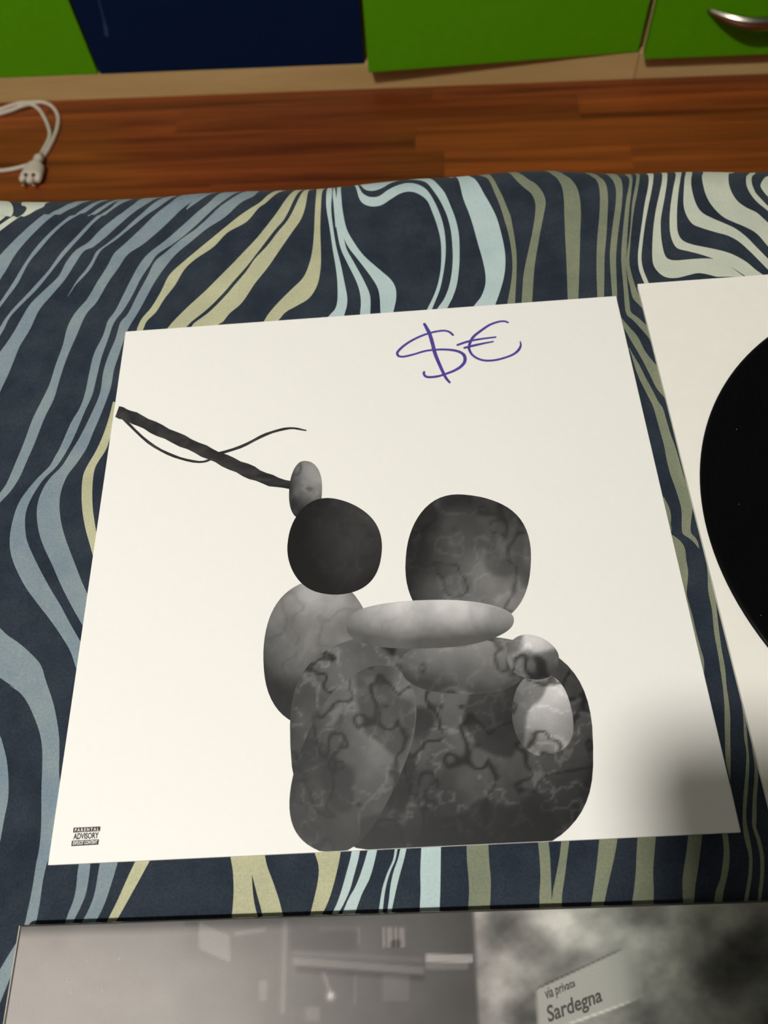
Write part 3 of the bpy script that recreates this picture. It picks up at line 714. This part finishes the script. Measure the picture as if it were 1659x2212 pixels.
def text_on(name, s, quad, z, mat, parent, bold=0.0):
    """lettering on the horizontal plane z; quad = picture corners TL, TR, BR, BL of the caps box"""
    me = text_mesh(s, bold)
    co = np.array([v.co[:] for v in me.vertices]); lo, hi = co.min(0), co.max(0)
    base0 = 0.0; top = hi[1]
    u = (co[:, 0] - lo[0]) / (hi[0] - lo[0]); v = 1 - (co[:, 1] - base0) / (top - base0)
    q = np.array(quad, float)
    P = ((1 - u) * (1 - v))[:, None] * q[0] + (u * (1 - v))[:, None] * q[1] + (u * v)[:, None] * q[2] + ((1 - u) * v)[:, None] * q[3]
    for vert, p in zip(me.vertices, P): vert.co = hit_z(p[0], p[1], z)
    me.name = name; me.update()
    bm = bmesh.new(); bm.from_mesh(me)
    for f in bm.faces:
        if f.normal.z < 0: f.normal_flip()
    bm.to_mesh(me); bm.free()
    me.materials.clear()
    return child(name, me, mat, parent)
def quad_on(name, quad, z, mat, parent):
    me = mesh_from(name, [hit_z(a, b2, z) for a, b2 in quad][::-1], [(0, 1, 2, 3)])
    return child(name, me, mat, parent)
def slab(lo_s, hi_s, z0, z1, bevel=0.0004):
    """board lying flat, measured in the sleeve's own frame"""
    mt = Matrix([[*RZ[0], 0], [*RZ[1], 0], [*RZ[2], BED], [0, 0, 0, 1]])
    return box('board', (*lo_s, z0), (*hi_s, z1), bevel, 2, mat=mt)

# ------------------------------------------------------------------ signed record sleeve
c0 = s2w(.1575, .1575, -.003)
cover = tag(empty('record_sleeve', tuple(c0)), 'white record sleeve with black and white picture and purple marker signature', 'record sleeve')
child('board', slab((0, 0), (.315, .315), -.003, 0.0), M['card'], cover)
# printed picture: balanced smooth stones and a bare branch, black and white (one flat layer of ink)
nA = Noise(21); nB = Noise(22); nC = Noise(23)
def blob(cx, cy, rx, ry, rot=0, wob=.05, n=56, seed=0, sq=2.0):
    r_ = np.random.default_rng(seed); ph = r_.random(4) * 6.28
    a = np.linspace(0, 2 * math.pi, n, endpoint=False)
    k = 1 + wob * (np.sin(2 * a + ph[0]) * .5 + np.sin(3 * a + ph[1]) * .35 + np.sin(5 * a + ph[2]) * .15)
    e = 2.0 / sq
    x = np.sign(np.cos(a)) * np.abs(np.cos(a)) ** e * rx * k; y = np.sign(np.sin(a)) * np.abs(np.sin(a)) ** e * ry * k
    c_, s_ = math.cos(math.radians(rot)), math.sin(math.radians(rot))
    return np.c_[cx + x * c_ - y * s_, cy + x * s_ + y * c_]
def bottom_y(x): return 1869 + (x - 103) * (1798 - 1869) / (1601 - 103) - 0.8
def stone(cx, cy, rx, ry, rot, dark, light, seed, veins=0.0, sq=2.2, ldir=(0.55, -0.85), wob=.05):
    P = blob(cx, cy, rx, ry, rot, wob, 64, seed, sq)
    P[:, 1] = np.minimum(P[:, 1], bottom_y(P[:, 0]))
    def col(x, y):
        nx, ny = (x - cx) / rx, (y - cy) / ry
        r2 = np.clip(nx * nx + ny * ny, 0, 1)
        nzv = np.sqrt(1 - r2 * .96)
        t = np.clip(.18 + .62 * (nx * ldir[0] + ny * ldir[1]) + .35 * nzv, 0, 1)
        f = nA.fbm(x / 70 + seed * 3.1, y / 70 + seed * 1.7, 4) - .5
        t = np.clip(t + f * .55, 0, 1)
        g = dark + (light - dark) * t
        if veins:
            w = nB.fbm(x / 85 + seed * 2.3, y / 85 + seed, 3); w2 = nC.fbm(x / 42 + seed, y / 42 + seed * 4, 3)
            v1 = np.exp(-((w - .5) / .022) ** 2); v2 = np.exp(-((w2 - .47) / .03) ** 2)
            g = g * (1 - veins * .75 * v1) + veins * 34 * v2
            pt = np.clip((nC.fbm(x / 120 + 9, y / 120 + seed, 2) - .53) / .06, 0, 1); g = g * (1 - veins * .5 * pt)
        return np.clip(g, 12, 240)
    return P, col
ART = []
br = [(253, 889), (290, 903), (345, 930), (410, 960), (470, 988), (530, 1015), (585, 1038), (640, 1050), (668, 1052)]
bw = [25, 25, 26, 25, 25, 29, 24, 14, 4]
def branch(pts, w):
    P = catmull(pts, 4); W_ = np.interp(np.linspace(0, 1, len(P)), np.linspace(0, 1, len(w)), w) / 2
    T = np.gradient(P, axis=0); T /= np.linalg.norm(T, axis=1)[:, None]; N = np.c_[-T[:, 1], T[:, 0]]
    jag = 1 + .10 * np.sin(np.arange(len(P)) * 1.9)
    poly = np.vstack([P + N * (W_ * jag)[:, None], (P - N * (W_ * jag)[:, None])[::-1]])
    def col(x, y):
        return np.clip(44 + 46 * (nA.fbm(x / 22, y / 7, 3) - .45), 18, 92)
    return poly, col
ART.append(branch(br, bw))
ART.append(branch([(455, 985), (520, 965), (575, 938), (625, 925), (662, 930)], [7, 6, 6, 5, 3]))
ART.append(branch([(262, 900), (320, 955), (375, 985), (430, 998), (462, 990)], [6, 6, 6, 5, 4]))
ART.append(stone(660, 1060, 36, 62, 4, 22, 150, 31, .5, 2.4))
ART.append(stone(690, 1415, 122, 160, -6, 26, 170, 1, .15, 2.2, (-.1, -.9)))
ART.append(stone(1010, 1215, 132, 150, 4, 30, 150, 2, .45, 2.3, (.55, .45)))
ART.append(stone(722, 1182, 101, 104, 10, 8, 66, 3, .25, 2.2, (.8, -.5)))
ART.append(stone(955, 1612, 330, 246, 0, 16, 118, 4, .95, 2.7, (.0, -.75)))
ART.append(stone(762, 1640, 112, 208, 24, 34, 122, 5, .7, 2.3, (.45, -.6)))
ART.append(stone(1000, 1440, 130, 62, 2, 70, 205, 8, .5, 2.2, (.2, -.8)))
ART.append(stone(925, 1348, 182, 52, -1, 84, 222, 6, .06, 2.3, (.15, -.95)))
ART.append(stone(1172, 1545, 66, 88, -12, 110, 232, 7, .8, 2.2, (.1, -.8)))
ART.append(stone(1150, 1420, 58, 46, 15, 104, 232, 9, .8, 2.2, (.1, -.8)))
ap, ae = [], []
for P, _c in ART:
    k = len(ap); n = len(P)
    ap += [Vector((float(a), float(b2))) for a, b2 in P]; ae += [(k + i, k + (i + 1) % n) for i in range(n)]
for xx in np.arange(560, 1300, 5.0):
    for yy in np.arange(1000, 1840, 5.0):
        ap.append(Vector((float(xx) + .31, float(yy) + .17)))
for xx in np.arange(240, 700, 8):
    for yy in np.arange(870, 1070, 8): ap.append(Vector((float(xx) + .11, float(yy) + .23)))
cv, ce, cf, _, _, _ = delaunay_2d_cdt(ap, ae, [], 0, 1e-6)
PX = np.array([(v.x, v.y) for v in cv]); FC = np.array([f for f in cf if len(f) == 3])
cen = PX[FC].mean(axis=1); owner = np.full(len(FC), -1)
for i, (P, _c) in enumerate(ART): owner[inside(P, cen)] = i
keep = (owner >= 0); FC = FC[keep]; owner = owner[keep]
lv = FC.ravel(); lo_ = np.repeat(owner, 3); grey = np.zeros(len(lv))
for i, (P, cfn) in enumerate(ART):
    m_ = lo_ == i; grey[m_] = cfn(PX[lv[m_], 0], PX[lv[m_], 1])
used, inv = np.unique(FC, return_inverse=True)
ZP = BED + 0.0001
W3 = [hit_z(a, b2, ZP) for a, b2 in PX[used]]
FC2 = inv.reshape(-1, 3)[:, ::-1]
me = mesh_from('printed_picture', W3, FC2)
g3 = grey.reshape(-1, 3)[:, ::-1].ravel()
paint(me, srgb2lin(np.c_[g3 * 1.0, g3 * .985, g3 * .98]))
o = child('printed_picture', me, M['print'], cover); o['label'] = 'black and white printed picture'

# signature
def sg(l): return [(840 + .20494 * a, 660 + .20494 * b2) for a, b2 in l]
ST = [(sg([(675, 310), (640, 280), (590, 265), (520, 270), (430, 290), (330, 325), (230, 375), (150, 430), (95, 485), (90, 515), (110, 535), (160, 538), (260, 515), (380, 480), (500, 465), (620, 465), (720, 480), (780, 510), (802, 550), (795, 600), (750, 650), (680, 690), (600, 720), (520, 745), (430, 755), (385, 745), (368, 715), (372, 700)]), [5.4, 5.2, 5.4, 6.0, 5.6, 5.0, 5.6, 7.4, 7.0, 5.4, 6.2, 5.0]),
      (sg([(375, 195), (400, 240), (430, 300), (460, 400), (485, 500), (520, 590), (560, 680), (600, 760), (640, 810)]), [6.6, 8.2, 8.4, 8.2, 7.4, 6.6, 5.2]),
      (sg([(1255, 178), (1215, 165), (1150, 172), (1060, 205), (970, 265), (900, 320), (865, 370), (845, 430), (850, 470), (880, 520), (940, 560), (1020, 580), (1120, 575), (1220, 550), (1310, 515), (1365, 470), (1390, 420), (1385, 380)]), [4.6, 5.2, 6.0, 6.6, 5.8, 5.4, 5.4, 5.0, 6.0, 2.6]),
      (sg([(725, 415), (830, 380), (950, 355), (1125, 332)]), [5.6, 5.6, 5.0, 4.2]),
      (sg([(798, 445), (900, 420), (1000, 398), (1098, 380)]), [5.6, 6.2, 5.0, 3.6])]
PXM = 0.315 / 1110.0                            # metres per picture pixel around the signature
for i, (pts, ws) in enumerate(ST):
    zs = BED + 0.00012 + i * 0.00002
    V, F = ribbon('marker_stroke', pts, [w * PXM for w in ws], zs, None, None, None)
    me = mesh_from('marker_stroke', V, F)
    bm = bmesh.new(); bm.from_mesh(me)
    for f in bm.faces:
        if f.normal.z < 0: f.normal_flip()
    bm.to_mesh(me); bm.free()
    o = child('marker_stroke', me, M['marker'], cover)
    o['label'] = 'purple marker stroke of the signature'
# advisory panel
def ad(x, y): return (100 + .12055 * x, 1740 + .12055 * y)
ZA = BED + 0.0001
quad_on('advisory_bar', [ad(488, 398), ad(970, 375), ad(962, 460), ad(480, 487)], ZA, M['black_ink'], cover)
quad_on('advisory_bar', [ad(458, 630), ad(943, 605), ad(930, 702), ad(447, 730)], ZA, M['black_ink'], cover)
text_on('lettering', 'P A R E N T A L', [ad(515, 412), ad(945, 392), ad(938, 447), ad(508, 468)], ZA + .00006, M['white_ink'], cover, 0.03)
text_on('lettering', 'ADVISORY', [ad(490, 499), ad(942, 478), ad(935, 582), ad(480, 606)], ZA, M['black_ink'], cover, 0.03)
text_on('lettering', 'EXPLICIT CONTENT', [ad(482, 640), ad(918, 618), ad(910, 680), ad(474, 703)], ZA + .00006, M['white_ink'], cover, 0.03)

# ------------------------------------------------------------------ white inner sleeve and the record on it
c0 = s2w(.49, .166, -.003)
inner = tag(empty('inner_sleeve', tuple(c0)), 'plain white sleeve lying under the black record', 'record sleeve')
child('front', slab((.330, .0085), (.645, .3236), -.0012, 0.0, .0003), M['paper'], inner)
child('back', slab((.3303, .009), (.6447, .3232), -.0030, -.0016, .0003), M['paper'], inner)
rc = s2w(.4862, .1482, 0.0002)
rec = tag(empty('vinyl_record', tuple(rc)), 'black vinyl record lying on the plain white sleeve', 'record')
RR = .153
prof = [(.0036, 0.0), (RR - .0015, 0.0), (RR - .0004, .0004), (RR, .0012), (RR - .0004, .0020), (RR - .0016, .0024), (RR - .004, .0022), (RR - .0062, .0016), (.0505, .0016), (.0495, .0020), (.0036, .0020), (.0036, 0.0)]
vm, nt, b = new_mat('black_vinyl_grooves'); L = nt.links.new
b.inputs['Base Color'].default_value = (0.0022, 0.0022, 0.0028, 1); b.inputs['Roughness'].default_value = 0.24; b.inputs['Specular IOR Level'].default_value = 0.16
tc = nt.nodes.new('ShaderNodeTexCoord')
wv = nt.nodes.new('ShaderNodeTexWave'); wv.wave_type = 'RINGS'; wv.rings_direction = 'Z'; wv.inputs['Scale'].default_value = 400; wv.inputs['Distortion'].default_value = 0
mpn = nt.nodes.new('ShaderNodeMapping'); mpn.inputs['Location'].default_value = (-rc[0], -rc[1], -rc[2])
L(tc.outputs['Object'], mpn.inputs['Vector']); L(mpn.outputs[0], wv.inputs['Vector'])
bp = nt.nodes.new('ShaderNodeBump'); bp.inputs['Strength'].default_value = 0.2; bp.inputs['Distance'].default_value = 0.0002
L(wv.outputs['Fac'], bp.inputs['Height']); L(bp.outputs[0], b.inputs['Normal'])
child('disc', lathe('disc', prof, rc, 160), vm, rec)
child('centre_label', lathe('centre_label', [(.0037, .0021), (.049, .0021), (.0495, .00205)], rc, 96), M['vinyl_label'], rec)

# ------------------------------------------------------------------ glossy album with the street photograph
AX0, AX1, AY1 = -.0063, .3215, -.0240
AZ = .0048
c0 = s2w(.157, -.185, -.003)
album = tag(empty('record_album', tuple(c0)), 'glossy record album with a smoky grey street photograph and street sign', 'record album')
def aslab(x0, x1, y0, y1, z0, z1, bevel):
    tilt = -.0100
    mt = Matrix([[*RZ[0], 0], [*RZ[1], 0], [*RZ[2], BED], [0, 0, 0, 1]]) @ Matrix.Translation((AX0, AY1, 0)) @ Matrix.Rotation(tilt, 4, 'Z')
    return box('board', (x0, y0, z0), (x1, y1, z1), bevel, 2, mat=mt), mt
AW = AX1 - AX0
me, amt = aslab(0, AW, -AW, 0, -.0030, AZ, .0007)
child('board', me, M['album_edge'], album)
me, _ = aslab(-.0004, .0001, -AW, -.0003, -.0026, AZ + .00005, .0001)  # pale strip: highlight on the wrap's edge, painted as a colour
o = child('film_glint', me, M['film_glint'], album); o['label'] = 'painted highlight along the edge of the clear film wrap'
# the photograph
uu = np.arange(.0009, AW - .0006, .00105); uu = np.append(uu, AW - .0007)
vv = np.concatenate([np.arange(.0008, .062, .0008), np.linspace(.064, AW - .001, 40)])
GU, GV = np.meshgrid(uu, vv)
AM = np.array(amt)
PW3 = np.stack([GU, -GV, np.full_like(GU, AZ + .00012), np.ones_like(GU)], -1) @ AM.T
PW3 = PW3[..., :3]
px = to_px(PW3); X, Y = px[..., 0], px[..., 1]
nS = Noise(41); nT = Noise(42)
def sstep(a, b2, x): t = np.clip((x - a) / (b2 - a), 0, 1); return t * t * (3 - 2 * t)
def rect(x0, x1, y0, y1, s=3.0, sx=0, sy=0):
    xx = X - sx * (Y - y0); yy = Y - sy * (X - x0)
    return sstep(x0 - s, x0 + s, xx) * (1 - sstep(x1 - s, x1 + s, xx)) * sstep(y0 - s, y0 + s, yy) * (1 - sstep(y1 - s, y1 + s, yy))
g = np.interp(X, [0, 150, 350, 500, 620, 760, 900, 1000, 1100, 1659], [150, 148, 140, 126, 112, 98, 84, 72, 70, 70])  # print tone; the lighter left side has the ceiling's reflection painted in
topy = 1998 + (X - 43) * (1945 - 1998) / (1659 - 43)
g = g - 55 * (1 - sstep(0, 34, Y - topy)) * (1 - sstep(500, 900, X)) 
g = g + 10 * (nT.fbm(X / 60, Y / 60, 3) - .5)
g = g + 10 * sstep(2020, 2110, Y) * (1 - sstep(500, 800, X))
g = g + 20 * rect(430, 497, 1993, 2050, 2.5, 0, .42) - 14 * rect(398, 428, 1985, 2000, 3)
g = g + 16 * rect(505, 575, 2012, 2023, 3, 0, -.15)
g = g + 16 * rect(610, 622, 1988, 2190, 4, -.03)
g = g + 16 * rect(560, 577, 2118, 2162, 4) + 8 * rect(690, 775, 2000, 2012, 4) + 14 * rect(772, 778, 2003, 2038, 2)
g = g - 12 * rect(625, 770, 2000, 2055, 12)
win = rect(827, 876, 2003, 2046, 2.0)
g = g + 38 * win * (0.35 + .65 * (np.sin((X - 827) * 2 * math.pi / 13.5 + 1.2) > -.1)) - 40 * rect(846, 866, 2030, 2046, 2.5)
g = g + 20 * rect(632, 916, 2068, 2084, 3, 0, .075) + 12 * rect(632, 916, 2052, 2062, 6, 0, .06)
g = g - 16 * rect(640, 916, 2086, 2100, 6, 0, .07)
g = g + 70 * rect(920, 1022, 2060, 2078, 3, 0, .02) + 28 * rect(920, 1012, 2078, 2094, 4)
g = g + 14 * rect(826, 884, 2105, 2162, 5) + 12 * rect(765, 771, 2105, 2170, 2) 
g = g + 92 * np.exp(-(((X - 714) / 8) ** 2 + ((Y - 2152) / 9) ** 2)) + 24 * rect(694, 702, 2100, 2150, 4, .34)
g = g + 16 * rect(660, 690, 2175, 2205, 6)
# smoke on the right
cl = nS.fbm(X / 120 + 3, Y / 105, 5); cl2 = nS.fbm(X / 300 + 8, Y / 260 + 2, 3)
smoke = 132 + 210 * (cl - .5) + 130 * (cl2 - .5)
smoke = smoke + 52 * np.exp(-((X - 1470) / 110) ** 2 - ((Y - 2050) / 90) ** 2) - 46 * np.exp(-((X - 1385) / 40) ** 2 - ((Y - 1985) / 28) ** 2)
smoke = smoke - 52 * np.exp(-((X - 1590) / 70) ** 2 - ((Y - 2050) / 60) ** 2) - 40 * np.exp(-((X - 1120) / 30) ** 2 - ((Y - 2190) / 50) ** 2)
smoke = smoke + 36 * np.exp(-((X - 1180) / 90) ** 2 - ((Y - 1985) / 30) ** 2) - 30 * np.exp(-((X - 1230) / 90) ** 2 - ((Y - 2060) / 26) ** 2) + 30 * np.exp(-((X - 1560) / 90) ** 2 - ((Y - 2200) / 50) ** 2)
ms = sstep(1016, 1030, X - .05 * (Y - 1975))
g = g * (1 - ms) + smoke * ms
# street sign in the photograph
sx_, sy_ = X - 1157, Y - 2139
up = sy_ + sx_ * (101 / 218.0)                  # distance below the sign's top edge
low = 1 - sstep(-2, 2, Y - (2212 - (X - 1230) * (50 / 140.0)))
sign = sstep(-2, 2, up) * sstep(1155, 1159, X - .08 * (Y - 2139)) * (1 - sstep(1330, 1396, X - .13 * (Y - 2038)) * .85) * (1 - sstep(1372, 1380, X - .13 * (Y - 2038))) * low
g = g * (1 - sign) + 158 * sign
rim = np.exp(-((up + 2.5) / 2.2) ** 2) * sstep(1157, 1165, X) * (1 - sstep(1310, 1350, X)); g = g - 40 * rim
rim2 = np.exp(-((Y - (2212 - (X - 1230) * (50 / 140.0))) / 2.5) ** 2) * sstep(1200, 1240, X) * (1 - sstep(1340, 1380, X)); g = g + 60 * rim2
nr, nc = GU.shape
g = np.clip(g, 22, 200)
dirt = np.zeros_like(g)
idx = np.arange(nr * nc).reshape(nr, nc)
F = np.stack([idx[1:, :-1], idx[1:, 1:], idx[:-1, 1:], idx[:-1, :-1]], -1).reshape(-1, 4)
me = mesh_from('photograph', PW3.reshape(-1, 3), F)
gl = g.ravel()[F.ravel()]; xl = X.ravel()[F.ravel()]
wr = np.interp(xl, [0, 1000, 1300, 1659], [1.03, 1.03, 1.0, 1.0]); wb = np.interp(xl, [0, 1000, 1300, 1659], [.955, .965, .95, .94]); wg = np.interp(xl, [0, 900, 1350, 1659], [.985, .985, 1.0, 1.01])
paint(me, srgb2lin(np.c_[gl * wr, gl * wg, gl * wb]))
ph = child('photograph', me, M['photo'], album); ph['label'] = 'grey printed photograph of a smoky street'
def gq(*l): return [(1080 + .349 * a, 1750 + .349 * b2) for a, b2 in l]
ZL = BED + AZ + .0002
text_on('lettering', 'via privata', gq((272, 1105), (462, 1045), (468, 1088), (284, 1172)), ZL, M['sign_ink'], album, 0.022)
text_on('lettering', 'Sardegna', gq((286, 1212), (622, 1092), (636, 1180), (300, 1312)), ZL, M['sign_ink'], album, 0.022)
# specks of dust on the glossy film
for (a, b2) in ((188, 2075), (148, 2119), (222, 2138), (258, 2071), (154, 2144)):
    p = hit_z(a, b2, BED + AZ + .0004)
    child('dust_speck', lathe('dust_speck', [(0.0, .0002), (.00025, .00012), (.0003, -.0002)], p, 8), M['white_ink'], album)
for (a, b2) in ((1591, 927), (1527, 989), (1644, 1329), (1596, 1089)):
    p = hit_z(a, b2, BED + .0020)
    child('dust_speck', lathe('dust_speck', [(0.0, .0002), (.00012, .0001), (.00015, -.0002)], p, 8), M['white_ink'], rec)
